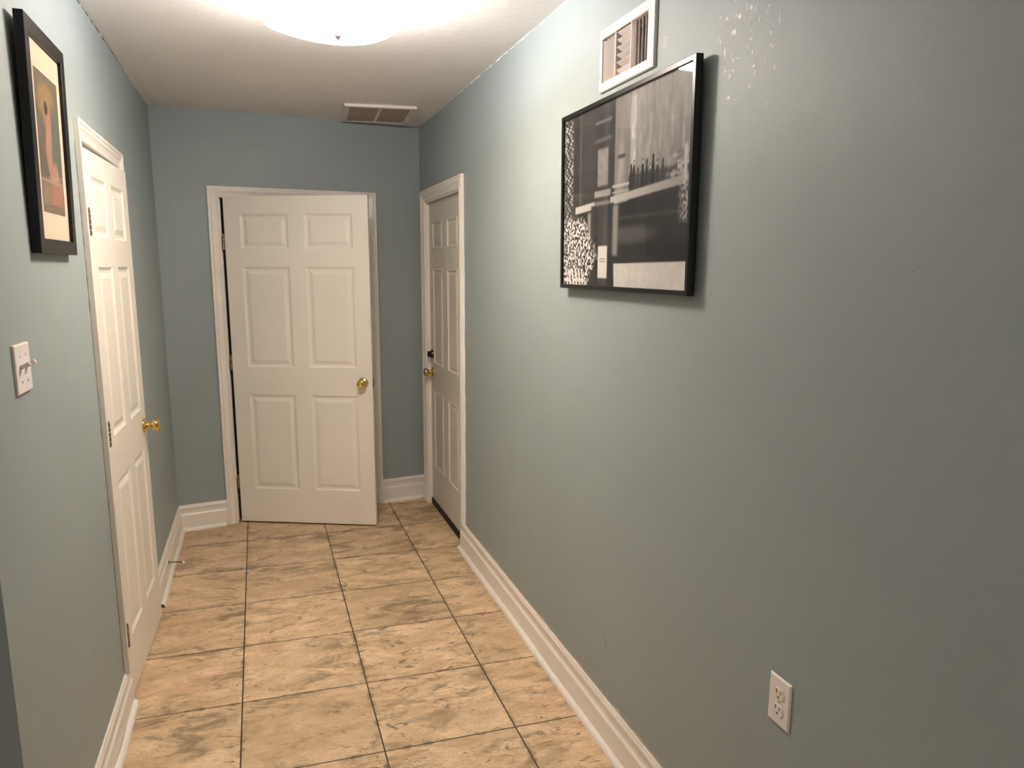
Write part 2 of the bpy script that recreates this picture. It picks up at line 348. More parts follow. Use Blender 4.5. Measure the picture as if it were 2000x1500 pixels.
baseboard('baseboard_back_right', OB + UB * (BD1 / ux - .02 + 0.065), CR - UB * 0.001, NB, 0.163, qb=0.02)
baseboard('baseboard_right', (W, YN, 0), (W, RD0 - 0.002, 0), mt_r, 0.163, qb=0.0)
baseboard('baseboard_front', (XL, YN, 0), (W - .02, YN, 0), Vector((0, 1, 0)), 0.163)

def ribbon(name, pts, half, N, th, m, parent, amp=0.0015, seed=0, side=None, step=0.012):
    """thin irregular raised strip following pts on a surface with normal N"""
    N = Vector(N).normalized(); P = [Vector(p) for p in pts]; dense = []
    for a, b in zip(P, P[1:]):
        k = max(1, int((b - a).length / step)); dense += [a.lerp(b, i / k) for i in range(k)]
    dense.append(P[-1]); bm = bmesh.new(); rings = []
    for i, p in enumerate(dense):
        d = (dense[min(i + 1, len(dense) - 1)] - dense[max(i - 1, 0)]).normalized(); s = N.cross(d)
        if side is not None and s.dot(Vector(side)) < 0: s = -s
        w1 = half + amp * noise.noise(p * 23 + Vector((seed, 0, 0))) * 2 + amp * noise.noise(p * 90 + Vector((0, seed, 0)))
        w1 = max(0.0002, w1); w0 = 0.0 if side is not None else w1
        if i in (0, len(dense) - 1): w1 *= 0.2; w0 *= 0.2
        rings.append([bm.verts.new(p - s * w0 - N * .0004), bm.verts.new(p - s * w0 * .8 + N * th), bm.verts.new(p + s * w1 * .8 + N * th), bm.verts.new(p + s * w1 - N * .0004)])
    for a, b in zip(rings, rings[1:]):
        for k in range(4): bm.faces.new((a[k], a[(k + 1) % 4], b[(k + 1) % 4], b[k]))
    bm.faces.new(rings[0][::-1]); bm.faces.new(rings[-1])
    return link(name, bm, m, parent)
# hairline gap where the left wall meets the ceiling, sloppy paint lines, crack beside the left casing
ribbon('paint_crack', [(0, 4.0, H - .001), (0, 3.3, H - .002), (0, 2.4, H - .004)], .0018, (1, 0, 0), .0006, M['crack'], wl_, .0022, 3)
ribbon('ceiling_paint_edge', [(W, 5.0, H), (W, 3.6, H), (W, 2.2, H)], .0022, (-1, 0, 0), .0006, M['ceiling'], wr_, .003, 5, side=(0, 0, -1))
ribbon('ceiling_paint_edge', [(0, 4.75, H), (0, 3.6, H), (0, 2.2, H)], .002, (1, 0, 0), .0005, M['ceiling'], wl_, .004, 9, side=(0, 0, -1))
ribbon('casing_crack', [(0, LD0 - .066, 2.03), (0, LD0 - .069, 1.4), (0, LD0 - .068, .8), (0, LD0 - .070, .16)], .0022, (1, 0, 0), .0008, M['crack'], wl_, .0022, 13)
ribbon('bare_paint_edge', [(W, RD0 - .078, 1.7), (W, RD0 - .076, .9), (W, RD0 - .078, .17)], .0025, (-1, 0, 0), .0008, M['chip'], wr_, .0045, 15)
ribbon('bare_paint_edge', [(W, 3.9, .165), (W, 2.6, .165), (W, 1.4, .165)], .0042, (-1, 0, 0), .0012, M['bare'], wr_, .005, 17)

# ------------------------------------------------------------------ doors
FULL = [(.118, .412), (.512, .806)]; ROWS = [(.218, .829), (1.003, 1.614), (1.719, 1.925)]
def door_leaf(name, w, cols, rows, m, th=.035, h=2.030, style='moulded'):
    """local: u from the hinge along +x, z up, front face at y=0 looking along -y, thickness to +y"""
    if style == 'moulded': rings = [(0, 0), (.006, .0045), (.012, .0075), (.018, .0080), (.022, .0078), (.040, .0022), (.043, .0016)]
    else: rings = [(0, 0), (.003, -.0030), (.010, -.0035), (.014, .0005), (.018, .0050), (.022, .0050), (.036, .0010), (.038, -.0002)]
    bm = bmesh.new()
    us = sorted({0, w, *[c for p in cols for c in p]}); zs = sorted({0, h, *[c for p in rows for c in p]})
    for face, (yy, sg) in enumerate(((0, 1), (th, -1))):
        V = {}
        def v(u, z, d):
            k = (round(u, 5), round(z, 5), round(d, 5))
            if k not in V: V[k] = bm.verts.new((u, yy + sg * d, z))
            return V[k]
        for i in range(len(us) - 1):
            for j in range(len(zs) - 1):
                a, b, c, d = us[i], us[i + 1], zs[j], zs[j + 1]
                if (a, b) in cols and (c, d) in rows:
                    prev = None
                    for o, dep in rings:
                        q = [v(a + o, c + o, dep), v(b - o, c + o, dep), v(b - o, d - o, dep), v(a + o, d - o, dep)]
                        if prev:
                            for k in range(4): bm.faces.new((prev[k], prev[(k + 1) % 4], q[(k + 1) % 4], q[k]))
                        prev = q
                    bm.faces.new(prev)
                else: bm.faces.new((v(a, c, 0), v(b, c, 0), v(b, d, 0), v(a, d, 0)))
    # edges
    def side(pts):
        f = [bm.verts.new(p) for p in pts]; bm.faces.new(f)
    for a, b in (((0, 0), (w, 0)), ((w, 0), (w, h)), ((w, h), (0, h)), ((0, h), (0, 0))):
        side([(a[0], 0, a[1]), (b[0], 0, b[1]), (b[0], th, b[1]), (a[0], th, a[1])])
    bmesh.ops.remove_doubles(bm, verts=bm.verts, dist=1e-5)
    return link(name, bm, m)
def AX(p, d):
    """matrix putting local z along d at p"""
    d = Vector(d).normalized(); return Matrix.Translation(Vector(p)) @ d.to_track_quat('Z', 'Y').to_matrix().to_4x4()
KNOB = [(0, 0), (.032, 0), (.0335, .002), (.032, .006), (.026, .010), (.016, .013), (.0125, .017), (.0115, .024), (.0125, .031), (.018, .035), (.0245, .041), (.0272, .049), (.0268, .056), (.0235, .062), (.0175, .0655), (.013, .0665), (.0115, .065), (0, .0645)]
def knob(parent, u, z, label_='polished brass knob', both=False, th=.035):
    bm = bmesh.new(); lathe(bm, KNOB, AX((u, 0, z), (0, -1, 0)), 40); o = link('door_knob', bm, M['brass'], parent, smooth=True); o['label'] = label_
    bm = bmesh.new(); lathe(bm, [(0, 0), (.0065, 0), (.0065, .0012), (.0045, .0018), (0, .0018)], AX((u, -.0645, z), (0, -1, 0)), 20)
    k = link('knob_button', bm, M['brass'], o, smooth=False)
    return o
def hinge(parent, u, y, z, m='hinge', leaf=True, flip=1):
    bm = bmesh.new(); r = .0068; L = .0889
    n = 5
    for i in range(n):
        z0 = z - L / 2 + L * i / n + .0006; z1 = z - L / 2 + L * (i + 1) / n - .0006
        lathe(bm, [(0, z0), (r * .9, z0), (r, z0 + .001), (r, z1 - .001), (r * .9, z1), (0, z1)], Matrix.Translation((u, y, 0)), 16)
    for zz, sg in ((z + L / 2, 1), (z - L / 2, -1)):
        lathe(bm, [(0, zz), (r * .75, zz), (r * .8, zz + sg * .002), (0, zz + sg * .004)], Matrix.Translation((u, y, 0)), 16)
    if leaf: box(bm, u, u + .003 + .010 * flip, y + .002, y + .030, z - L / 2, z + L / 2)
    return link('hinge', bm, M[m], parent)
def hinges(parent, u, y, zs):
    for z in zs: hinge(parent, u, y, z)
HZ = [.260, 1.030, 1.765]

# back door: standing open into the hall, hinged at its left side
d1 = door_leaf('door_1', .884, [(.100, .394), (.494, .788)], ROWS, M['door']); struct(d1)
hp = OB + UB * (BD0 / ux) + NB * 0.004; hp.z = .012; hp.x += .024
d1.location = hp; d1.rotation_euler = (0, 0, math.atan2(4.521 - hp.y, 1.170 - hp.x))
knob(d1, .826, .912)
hinges(d1, -.010, -.001, HZ)
bm = B(.8835, .8852, .005, .030, .912 - .030, .912 + .030, bevel=.0006); lp = link('latch_plate', bm, M['nickel'], d1)
bm = B(.884, .896, .011, .024, .912 - .009, .912 + .009, bevel=.002); link('latch_bolt', bm, M['nickel'], lp)

# right door: shut, outer steel door, near side hinged; seen from the hall its far side carries knob and deadbolt
rc = [(.105, .353), (.475, .715)]
rc = [(round(a, 4), round(b, 4)) for a, b in rc]
rows_r = [(.250, .785), (.960, 1.585), (1.705, 1.880)]
RW_ = RD1 - RD0 - .042
d2 = door_leaf('door_2', RW_, [(.095, .350), (.475, .722)], rows_r, M['door_grey'], th=.042, h=2.000, style='pressed'); struct(d2)
# local +x -> world -y, front (-y local) -> world -x : rotate by -90 degrees
d2.location = (W + .022, RD1 - .021, .030); d2.rotation_euler = (0, 0, -math.pi / 2)
knob(d2, .066, .905)
bm = bmesh.new(); lathe(bm, [(0, 0), (.028, 0), (.030, .004), (.027, .014), (.018, .018), (0, .018)], AX((.062, 0, 1.025), (0, -1, 0)), 28)
db = link('deadbolt', bm, M['black'], d2, smooth=False); db['label'] = 'black thumb-turn deadbolt'
link('thumb_turn', B(.062 - .006, .062 + .006, -.038, -.014, 1.025 - .019, 1.025 + .019, bevel=.003), M['black'], db)
ds = link('door_sweep', B(.001, RW_ - .001, -.008, .043, -.026, .014, bevel=.002), M['rubber'], d2); ds['label'] = 'black rubber sweep along the bottom edge'

# left door: narrow, very slightly ajar, near side hinged
LWD = .716; k = LWD / .914
lc = [(round(a * k, 4), round(b * k, 4)) for a, b in ((.112, .400), (.520, .800))]
d3 = door_leaf('door_3', LWD, lc, ROWS, M['door'], h=2.010); struct(d3)
d3.location = (.006, LD0 + .005, .012); d3.rotation_euler = (0, 0, math.pi / 2 - math.radians(2.0))
# front face must look towards +x : local -y -> world +x for a +90 degree turn
knob(d3, LWD - .060, .925)
hinges(d3, -.004, -.004, HZ)

# ------------------------------------------------------------------ ceiling lamp
LX, LY = .838, 2.640; la = math.radians(23.3)
lamp = empty('ceiling_lamp', (LX, LY, H), la)
tag(lamp, 'lit flush ceiling lamp with a square curved frosted glass shade, on the white ceiling', 'ceiling light')
S = .178; n = 28; bm = bmesh.new()
def shade_pt(i, j, off):
    u = -1 + 2 * i / n; v = -1 + 2 * j / n
    # slightly rounded corners
    r = 1 - .020 * (abs(u) * abs(v)) ** 6
    return (u * S * r, v * S * r, -.158 + .038 * ((abs(u) ** 2.1 + abs(v) ** 2.1) / 2) + off)
gs = []
for off in (0, .0045): gs.append([[bm.verts.new(shade_pt(i, j, off)) for j in range(n + 1)] for i in range(n + 1)])
for g in gs:
    for i in range(n):
        for j in range(n): bm.faces.new((g[i][j], g[i + 1][j], g[i + 1][j + 1], g[i][j + 1]))
rim = [(i, 0) for i in range(n)] + [(n, j) for j in range(n)] + [(i, n) for i in range(n, 0, -1)] + [(0, j) for j in range(n, 0, -1)]
for a, b in zip(rim, rim[1:] + rim[:1]): bm.faces.new((gs[0][a[0]][a[1]], gs[0][b[0]][b[1]], gs[1][b[0]][b[1]], gs[1][a[0]][a[1]]))
sh = link('glass_shade', bm, M['lamp_glass'], lamp, smooth=True); sh['label'] = 'frosted curved glass'
bm = bmesh.new(); lathe(bm, [(0, 0), (.150, 0), (.154, -.004), (.154, -.046), (.149, -.050), (.050, -.050), (.046, -.056), (0, -.056)], Matrix(), 48); link('canopy_plate', bm, M['vent_white'], lamp, smooth=False)  # canopy made wide and deep to keep light off the nearby ceiling
bm = bmesh.new(); lathe(bm, [(0, -.018), (.0045, -.018), (.0045, -.157), (0, -.157)], Matrix(), 12); link('centre_rod', bm, M['nickel'], lamp)
bm = bmesh.new(); lathe(bm, [(0, -.1580), (.011, -.1582), (.0125, -.1610), (.010, -.165), (.006, -.168), (.005, -.172), (0, -.173)], Matrix(), 24); fin = link('finial', bm, M['nickel'], lamp, smooth=True)
for sx in (-1, 1):
    mx = AX((0, sx * .018, -.088), (0, sx, -.06))
    bm = bmesh.new(); lathe(bm, [(0, 0), (.017, 0), (.017, .030), (.014, .034), (0, .034)], mx, 24); so = link('bulb_socket', bm, M['ivory'], lamp)
    bm = bmesh.new(); lathe(bm, [(.0, .034), (.012, .034), (.013, .042), (.019, .052), (.027, .066), (.030, .080), (.028, .094), (.020, .106), (.010, .111), (0, .112)], mx, 24)
    bu = link('light_bulb', bm, M['bulb'], so, smooth=True); bu['label'] = 'glowing frosted bulb'

# added fill light, out of view behind the camera, brightens the near hall
lamp2 = empty('fill_lamp', (-.6, -1.0, H)); tag(lamp2, 'added round fill light on the ceiling of the unseen room behind the hall', 'ceiling light')
bm = bmesh.new(); lathe(bm, [(0, 0), (.15, 0), (.15, -.02), (.14, -.024), (0, -.024)], Matrix(), 40); link('fill_ring', bm, M['nickel'], lamp2)
bm = bmesh.new(); lathe(bm, [(.135, -.0245), (.130, -.045), (.105, -.070), (.06, -.085), (0, -.09)], Matrix(), 40); link('fill_dome', bm, M['fill_glow'], lamp2, smooth=True)

# ------------------------------------------------------------------ ceiling vent (return grille)
cv = empty('ceiling_vent', (1.285, 4.665, H), math.radians(-4)); tag(cv, 'thin rectangular white return grille on the ceiling near the far right corner', 'vent')
vw, vd, vt_ = .205, .235, .016; bm = bmesh.new()
b_ = .032
for (x0, x1, y0, y1) in ((-vw, vw, -vd, -vd + b_), (-vw, vw, vd - b_, vd), (-vw, -vw + b_, -vd + b_, vd - b_), (vw - b_, vw, -vd + b_, vd - b_)):
    box(bm, x0, x1, y0, y1, -vt_, -.0005, bevel=.0015)
link('flange', bm, M['vent_white'], cv)
link('centre_bar', B(-.008, .008, -vd + b_, vd - b_, -vt_ + .001, -.003), M['vent_white'], cv)
link('duct_back', B(-vw + b_, vw - b_, -vd + b_, vd - b_, -.0025, -.0006), M['dark'], cv)
for sx in (-1, 1):
    x0, x1 = (-vw + b_, -.008) if sx < 0 else (.008, vw - b_)
    bm = bmesh.new(); ns = 22
    for i in range(ns):
        yy = -vd + b_ + (2 * vd - 2 * b_) * (i + .5) / ns
        box(bm, x0, x1, -.0095, .0095, -.0006, .0006, mtx=Matrix.Translation((0, yy, -.009)) @ Matrix.Rotation(math.radians(-30), 4, 'X'))
    o = link('louver_panel', bm, M['vent_brown'], cv); o['label'] = 'brown louvers'

# ------------------------------------------------------------------ wall vent (three-way register)
wv = empty('wall_vent', (W, 2.103, 2.165)); tag(wv, 'white metal three-way air register high on the right wall above the large poster', 'vent')
fy0, fy1, fz0, fz1 = 1.936 - 2.103, 2.278 - 2.103, 0.0, 2.350 - 2.165
hy0, hy1, hz0, hz1 = VY0 + .004 - 2.103, VY1 - .004 - 2.103, VZ0 + .003 - 2.165, VZ1 - .003 - 2.165
bm = bmesh.new(); f = .009
rings = [((fy0, fy1, fz0, fz1), 0.0), ((fy0, fy1, fz0, fz1), -f + .003), ((fy0 + .0025, fy1 - .0025, fz0 + .0025, fz1 - .0025), -f), ((hy0 - .003, hy1 + .003, hz0 - .003, hz1 + .003), -f), ((hy0, hy1, hz0, hz1), -f + .002), ((hy0, hy1, hz0, hz1), .012)]
prev = None
for (a, b, c, d), x in rings:
    q = [bm.verts.new((x - .0003, a, c)), bm.verts.new((x - .0003, b, c)), bm.verts.new((x - .0003, b, d)), bm.verts.new((x - .0003, a, d))]
    if prev:
        for k2 in range(4): bm.faces.new((prev[k2], prev[(k2 + 1) % 4], q[(k2 + 1) % 4], q[k2]))
    prev = q
link('flange', bm, M['vent_white'], wv)
link('duct_box', B(.050, .052, hy0 - .002, hy1 + .002, hz0 - .002, hz1 + .002), M['dark'], wv)
sA, sB = 2.171 - 2.103, 2.074 - 2.103           # section borders (far | middle | near)
link('divider', B(-f + .001, .014, sA - .0015, sA + .0015, hz0, hz1), M['vent_white'], wv)
link('divider', B(-f + .001, .014, sB - .0015, sB + .0015, hz0, hz1), M['vent_white'], wv)
for i in range(4):       # far section, blades turned to face the camera
    yy = sA + (hy1 - sA) * (i + .55) / 4
    link('louver', B(-.0007, .0007, -.0110, .0110, hz0 + .004, hz1 - .004, mtx=Matrix.Translation((.004, yy, 0)) @ Matrix.Rotation(math.radians(48), 4, 'Z')), M['vent_white'], wv)
for i in range(6):       # middle section, level blades tipped down
    zz = hz0 + (hz1 - hz0) * (i + .5) / 6
    link('louver', B(-.0007, .0007, sB + .004, sA - .004, -.0105, .0105, mtx=Matrix.Translation((.003, 0, zz)) @ Matrix.Rotation(math.radians(-52), 4, 'Y')), M['vent_white'], wv)
for i in range(5):       # near section, blades turned away: dark gaps
    yy = hy0 + (sB - hy0) * (i + .5) / 5
    link('louver', B(-.0007, .0007, -.0105, .0105, hz0 + .004, hz1 - .004, mtx=Matrix.Translation((.004, yy, 0)) @ Matrix.Rotation(math.radians(-42), 4, 'Z')), M['vent_white'], wv)
for yy in (fy0 + .018, fy1 - .006):
    bm = bmesh.new(); lathe(bm, [(0, 0), (.0035, 0), (.003, .0015), (0, .002)], AX((-f, yy, .085 if yy < 0 else .05), (-1, 0, 0)), 14); link('screw', bm, M['screw'], wv)
bm = bmesh.new(); lathe(bm, [(0, 0), (.002, 0), (.002, .010), (0, .010)], AX((-.004, fy1 + .004, .052), (0, 1, 0)), 10); link('damper_lever', bm, M['screw'], wv)

# ------------------------------------------------------------------ framed pictures
def fbm(x, y, s=0.0, o=4):
    return noise.fractal(Vector((x, y, s)), 1.0, 2.1, o, noise_basis='PERLIN_ORIGINAL')
def sst(a, b, x):
    t_ = max(0.0, min(1.0, (x - a) / (b - a))); return t_ * t_ * (3 - 2 * t_)
def inb(u, v, a, b, c, d, e=.006): return sst(a - e, a + e, u) * (1 - sst(b - e, b + e, u)) * sst(c - e, c + e, v) * (1 - sst(d - e, d + e, v))
def ell(u, v, cu, cv_, ru, rv, e=.08):
    r = math.hypot((u - cu) / ru, (v - cv_) / rv); return 1 - sst(1 - e, 1 + e, r)
def print_sheet(name, parent, nu, nv, P, U, V, fn, m):
    """flat printed sheet: P lower-left, U and V spans; colours stored on its vertices"""
    P, U, V = map(Vector, (P, U, V)); verts = []; cols = []
    for j in range(nv + 1):
        for i in range(nu + 1):
            u, v = i / nu, j / nv; verts.append(P + U * u + V * v); cols.append(fn(u, v))
    faces = [(j * (nu + 1) + i, j * (nu + 1) + i + 1, (j + 1) * (nu + 1) + i + 1, (j + 1) * (nu + 1) + i) for j in range(nv) for i in range(nu)]
    me = D2.meshes.new(name); me.from_pydata(verts, [], faces)
    at = me.color_attributes.new('ink', 'FLOAT_COLOR', 'POINT')
    for i, c in enumerate(cols): at.data[i].color = (*c, 1)
    me.materials.append(m); o = D2.objects.new(name, me); COL.objects.link(o); o.parent = parent; return o
def frame_mesh(y0, y1, z0, z1, w, d, nx, back=.002, lip=.004):
    """square-section picture frame on a wall, nx = +1/-1 is the side it stands out to; local x=0 on the wall"""
    bm = bmesh.new(); X = Vector((nx, 0, 0))
    pr = [(0, back), (0, d - .0012), (.0012, d), (w - .0012, d), (w, d - .0012), (w, d - .010), (w - lip * 0, back)]
    cs = [((0, y0, z0), (0, 1, 1)), ((0, y0, z1), (0, 1, -1)), ((0, y1, z1), (0, -1, -1)), ((0, y1, z0), (0, -1, 1))]
    rings = [[bm.verts.new(Vector(o) + Vector(dv) * a + X * b) for a, b in pr] for o, dv in cs]
    n_ = len(pr)
    for q in range(4):
        A, C = rings[q], rings[(q + 1) % 4]
        for i in range(n_): bm.faces.new((A[i], A[(i + 1) % n_], C[(i + 1) % n_], C[i]))
    return bm

# large monochrome poster on the right wall
py0, py1, pz0, pz1 = 1.6800, 2.518, 1.552, 2.134
po = empty('framed_poster', (W, (py0 + py1) / 2, pz0)); tag(po, 'large black-framed black-and-white photographic poster on the right wall below the air register', 'framed picture')
ym = (py1 - py0) / 2; zh = pz1 - pz0; fwid = .014; fd = .022
po.rotation_euler = (0, math.radians(-0.45), 0); po.location.x = W - .0085
link('frame', frame_mesh(-ym, ym, 0, zh, fwid, fd, -1), M['black'], po)
link('backing_board', B(-.0125, -.004, -ym + fwid + .001, ym - fwid - .001, fwid + .001, zh - fwid - .001), M['frame_brown'], po)
def tri(u, v, pts):
    s = None
    for (x1, y1), (x2, y2) in zip(pts, pts[1:] + pts[:1]):
        c_ = (x2 - x1) * (v - y1) - (y2 - y1) * (u - x1)
        if s is None: s = c_ > 0
        elif (c_ > 0) != s: return 0
    return 1
def street(u, v):
    n1 = fbm(u * 6, v * 6, 1); n2 = fbm(u * 30, v * 22, 2); g = .060 + .02 * n1
    def over(g, val, m_): return g * (1 - m_) + val * m_
    # building fronts
    g = over(g, .030 + .02 * n1, inb(u, v, .10, .50, .30, 1.1))
    g = over(g, .085, inb(u, v, .16, .175, .45, 1.0))
    g = over(g, .22 + .10 * fbm(u * 18, v * 3, 5), inb(u, v, .475, .585, .42, 1.1, .004))
    g = over(g, .05, inb(u, v, .50, .56, .68, .70, .004))
    g = over(g, .45, inb(u, v, .46, .60, .535, .548, .003)); g = over(g, .40, inb(u, v, .46, .60, .505, .512, .003))
    tall_glare = .23 + .22 * (v - .6) + .07 * fbm(u * 22, v * 4, 7) + .05 * fbm(u * 50, v * 12, 8)  # base tone raised to paint glass glare into the upper print
    g = over(g, max(.03, tall_glare), inb(u, v, .585, 1.1, .58, 1.1, .01))
    g = over(g, .55, inb(u, v, .60, .635, .62 + .02 * n2, .97, .006) * (.5 + .5 * sst(-.1, .2, fbm(u * 40, v * 10, 3))))
    for q, (a, b) in enumerate(((.66, .62), (.73, .70), (.80, .66), (.87, .72), (.94, .64))):
        g = over(g, .42, inb(u, v, a, a + .014, b, b + .16, .004) * (.4 + .4 * n2))
    # dark group of passers-by, kept as loose shapes
    for q in range(9):
        cu = .605 + q * .027 + .006 * math.sin(q * 5); hh = .60 + .025 * math.sin(q * 2.3)
        g = over(g, .012 + .012 * (q % 3), max(ell(u, v, cu, hh - .10, .013, .12), ell(u, v, cu, hh + .02, .007, .016)))
        g = over(g, .40, ell(u, v, cu, hh + .018, .005, .010) * (q % 2))
    # awning clutter on the right
    g = over(g, .30 + .22 * n2, inb(u, v, .86, 1.1, .52, .66, .02) * sst(-.15, .15, fbm(u * 26, v * 40, 11)))
    # parked car: pale upper line, dark body
    top = .455 + .075 * u; body = sst(top - .004, top + .004, v)
    g = over(g, .50 - .2 * u, (1 - body) * sst(top - .045, top - .035, v) * inb(u, v, .12, 1.1, 0, 1))
    dark = (1 - sst(top - .05, top - .042, v))
    g = over(g, .016 + .012 * fbm(u * 4, v * 5, 4), dark)
    g = over(g, .075, ell(u, v, .60, .275, .17, .045, .5) * dark)
    g = over(g, .05, inb(u, v, .52, 1.0, .36, .375, .01) * dark)
    # pavement
    line = .118 + .015 * u
    g = over(g, .62 + .06 * n2 + .05 * n1, (1 - sst(line - .004, line + .004, v)) * sst(.32, .335, u))
    # wide dark masonry pier in the foreground with a pale notice sheet pasted low on it
    wd = .070 + .03 * (v < .46) + .05 * max(0, .25 - v)
    post = 1 - sst(wd - .005, wd + .005, abs(u - .375))
    g = over(g, .026 + .010 * n1 + .02 * inb(u, v, .385, .43, -.1, 1.1, .01), post)
    g = over(g, .16, post * inb(v, u, .455, .475, -1, 2, .004)); g = over(g, .30, post * inb(v, u, .50, .535, -1, 2, .004))
    g = over(g, .22 + .06 * n2, post * inb(v, u, .56, .76, -1, 2, .01) * inb(u, v, .330, .420, 0, 1.1, .006))
    g = over(g, .10, post * inb(v, u, .80, .82, -1, 2, .004)); g = over(g, .14, post * inb(v, u, .90, .915, -1, 2, .004))
    g = over(g, .68, inb(u, v, .345, .425, .045, .225, .004)); g = over(g, .25, inb(u, v, .36, .41, .15, .156, .002)); g = over(g, .25, inb(u, v, .36, .41, .135, .141, .002))
    g = over(g, .24, inb(u, v, .470, .510, .17, .44, .012)); g = over(g, .26, inb(u, v, .245, .272, .22, .42, .012))
    # glittering strings on the left
    sp = .5 + .5 * math.sin(u * 150 + 2 * math.sin(v * 60)) * math.sin(v * 190)
    g = over(g, .02 + .75 * max(0, sp + .55 * n2 - .35) ** 1.3, 1 - sst(.085, .095, u + .006 * n2))
    edge = .33 - .55 * abs(v - .17); sp2 = sst(-.12, .22, fbm(u * 70, v * 52, 31, 3))
    g = over(g, .03 + .70 * sp2, (1 - sst(edge - .03, edge + .02, u + .03 * n2)) * (1 - sst(.36, .42, v)))
    g = over(g, .66, ell(u, v, .12, .03, .09, .07) * sst(-.1, .0, math.sin(u * 190 + v * 30)))
    # glitter on the right edge
    g = over(g, .45, inb(u, v, .955, .975, .48, .66, .004)); g = over(g, .1 + .4 * sp2, inb(u, v, .94, 1.1, .32, .50, .02) * .7)
    g = max(.006, min(.85, g)); return (g, g * .955, g * .925)
gy = ym - fwid
print_sheet('photo_print', po, 300, 200, (-.0138, gy, fwid), (0, -2 * gy, 0), (0, 0, zh - 2 * fwid), street, M['print'])
link('glazing', B(-.0180, -.0160, -gy + .0005, gy - .0005, fwid + .0005, zh - fwid - .0005), M['pic_glass'], po)

# small colour picture on the left wall
ly0, ly1, lz0, lz1 = 2.157, 2.553, 1.662, 2.236
lp_ = empty('framed_artwork', (0, (ly0 + ly1) / 2, lz0)); tag(lp_, 'dark-framed colour artwork with a cream mat on the left wall above the light switch', 'framed picture')
ym2 = (ly1 - ly0) / 2; zh2 = lz1 - lz0; fw2 = .038; fd2 = .0245
lp_.rotation_euler = (0, math.radians(1.3), 0)
link('frame', frame_mesh(-ym2, ym2, 0, zh2, fw2, fd2, 1), M['frame_brown'], lp_)
link('mat_board', B(.003, .0150, -ym2 + fw2 + .0005, ym2 - fw2 - .0005, fw2 + .0005, zh2 - fw2 - .0005), M['mat_board'], lp_)
def abstract(u, v):
    n1 = fbm(u * 5, v * 7, 40); n2 = fbm(u * 22, v * 26, 41)
    def over(c, d, m_): return tuple(a * (1 - m_) + b * m_ for a, b in zip(c, d))
    c = (.16 + .03 * n1, .125 + .03 * n1, .085 + .02 * n1)
    c = over(c, (.40, .24, .09), ell(u, v + .03 * n1, .45, .80, .36, .14, .3) * (.75 + .25 * n2))
    c = over(c, (.13, .14, .11), ell(u, v, .80, .55, .26, .26, .3))
    c = over(c, (.44, .22, .15), ell(u, v, .47 + .04 * math.sin(v * 11), .52, .13 + .02 * n1, .30, .25))
    c = over(c, (.05, .04, .04), ell(u, v, .42, .76, .08, .05, .3))
    c = over(c, (.47, .26, .18), ell(u, v, .66, .28, .16, .10, .4))
    c = over(c, (.36, .15, .09), inb(u, v, .40, .95, .06, .22, .02)); c = over(c, (.50, .30, .2), inb(u, v, .0, 1.0, .225, .24, .008))
    c = over(c, (.26, .17, .09), inb(u, v, .06, .36, .06, .22, .03))
    c = over(c, (.14, .11, .10), 1 - inb(u, v, .02, .98, .012, .988, .004))
    return tuple(max(.01, a * (1 + .15 * n2)) for a in c)
ay0, ay1, az0, az1 = 2.247, 2.479, 1.771, 2.131
ymid = (ly0 + ly1) / 2
print_sheet('art_print', lp_, 90, 150, (.0155, ay0 - ymid, az0 - lz0), (0, ay1 - ay0, 0), (0, 0, az1 - az0), abstract, M['print'])
link('glazing', B(.0162, .0180, -ym2 + fw2 + .0005, ym2 - fw2 - .0005, fw2 + .0005, zh2 - fw2 - .0005), M['pic_glass'], lp_)

# ------------------------------------------------------------------ light switch
def plate(w, h, t_, nx, m, parent, slope=.004):
    bm = bmesh.new(); rings = [((w / 2, h / 2), .0004), ((w / 2, h / 2), .002), ((w / 2 - .0012, h / 2 - .0012), t_ - .0015), ((w / 2 - slope, h / 2 - slope), t_)]
    prev = None
    for (a, b), x in rings:
        q = [bm.verts.new((nx * x, sy * a, sz * b)) for sy, sz in ((-1, -1), (1, -1), (1, 1), (-1, 1))]
        if prev:
            for k2 in range(4): bm.faces.new((prev[k2], prev[(k2 + 1) % 4], q[(k2 + 1) % 4], q[k2]))
        prev = q
    bm.faces.new(prev); return link('wall_plate', bm, m, parent)
sw = empty('light_switch', (0, 1.968, 1.393)); tag(sw, 'white double toggle light switch on the left wall below the framed artwork', 'switch')
plate(.116, .116, .007, 1, M['plastic'], sw)
for yy in (-.023, .023):
    s_ = link('toggle_slot', B(.0068, .0074, yy - .0052, yy + .0052, -.0125, .0125), M['ivory'], sw)
    tg_ = link('toggle', B(0, .024, -.0045, .0045, -.005, .005, bevel=.0015, mtx=Matrix.Translation((.005, yy, .003)) @ Matrix.Rotation(math.radians(-28), 4, 'Y')), M['plastic'], sw)
    for zz in (-.030, .030):
        bm = bmesh.new(); lathe(bm, [(0, 0), (.0032, 0), (.0028, .0010), (0, .0013)], AX((.0068, yy, zz), (1, 0, 0)), 14); link('screw', bm, M['screw'], sw)

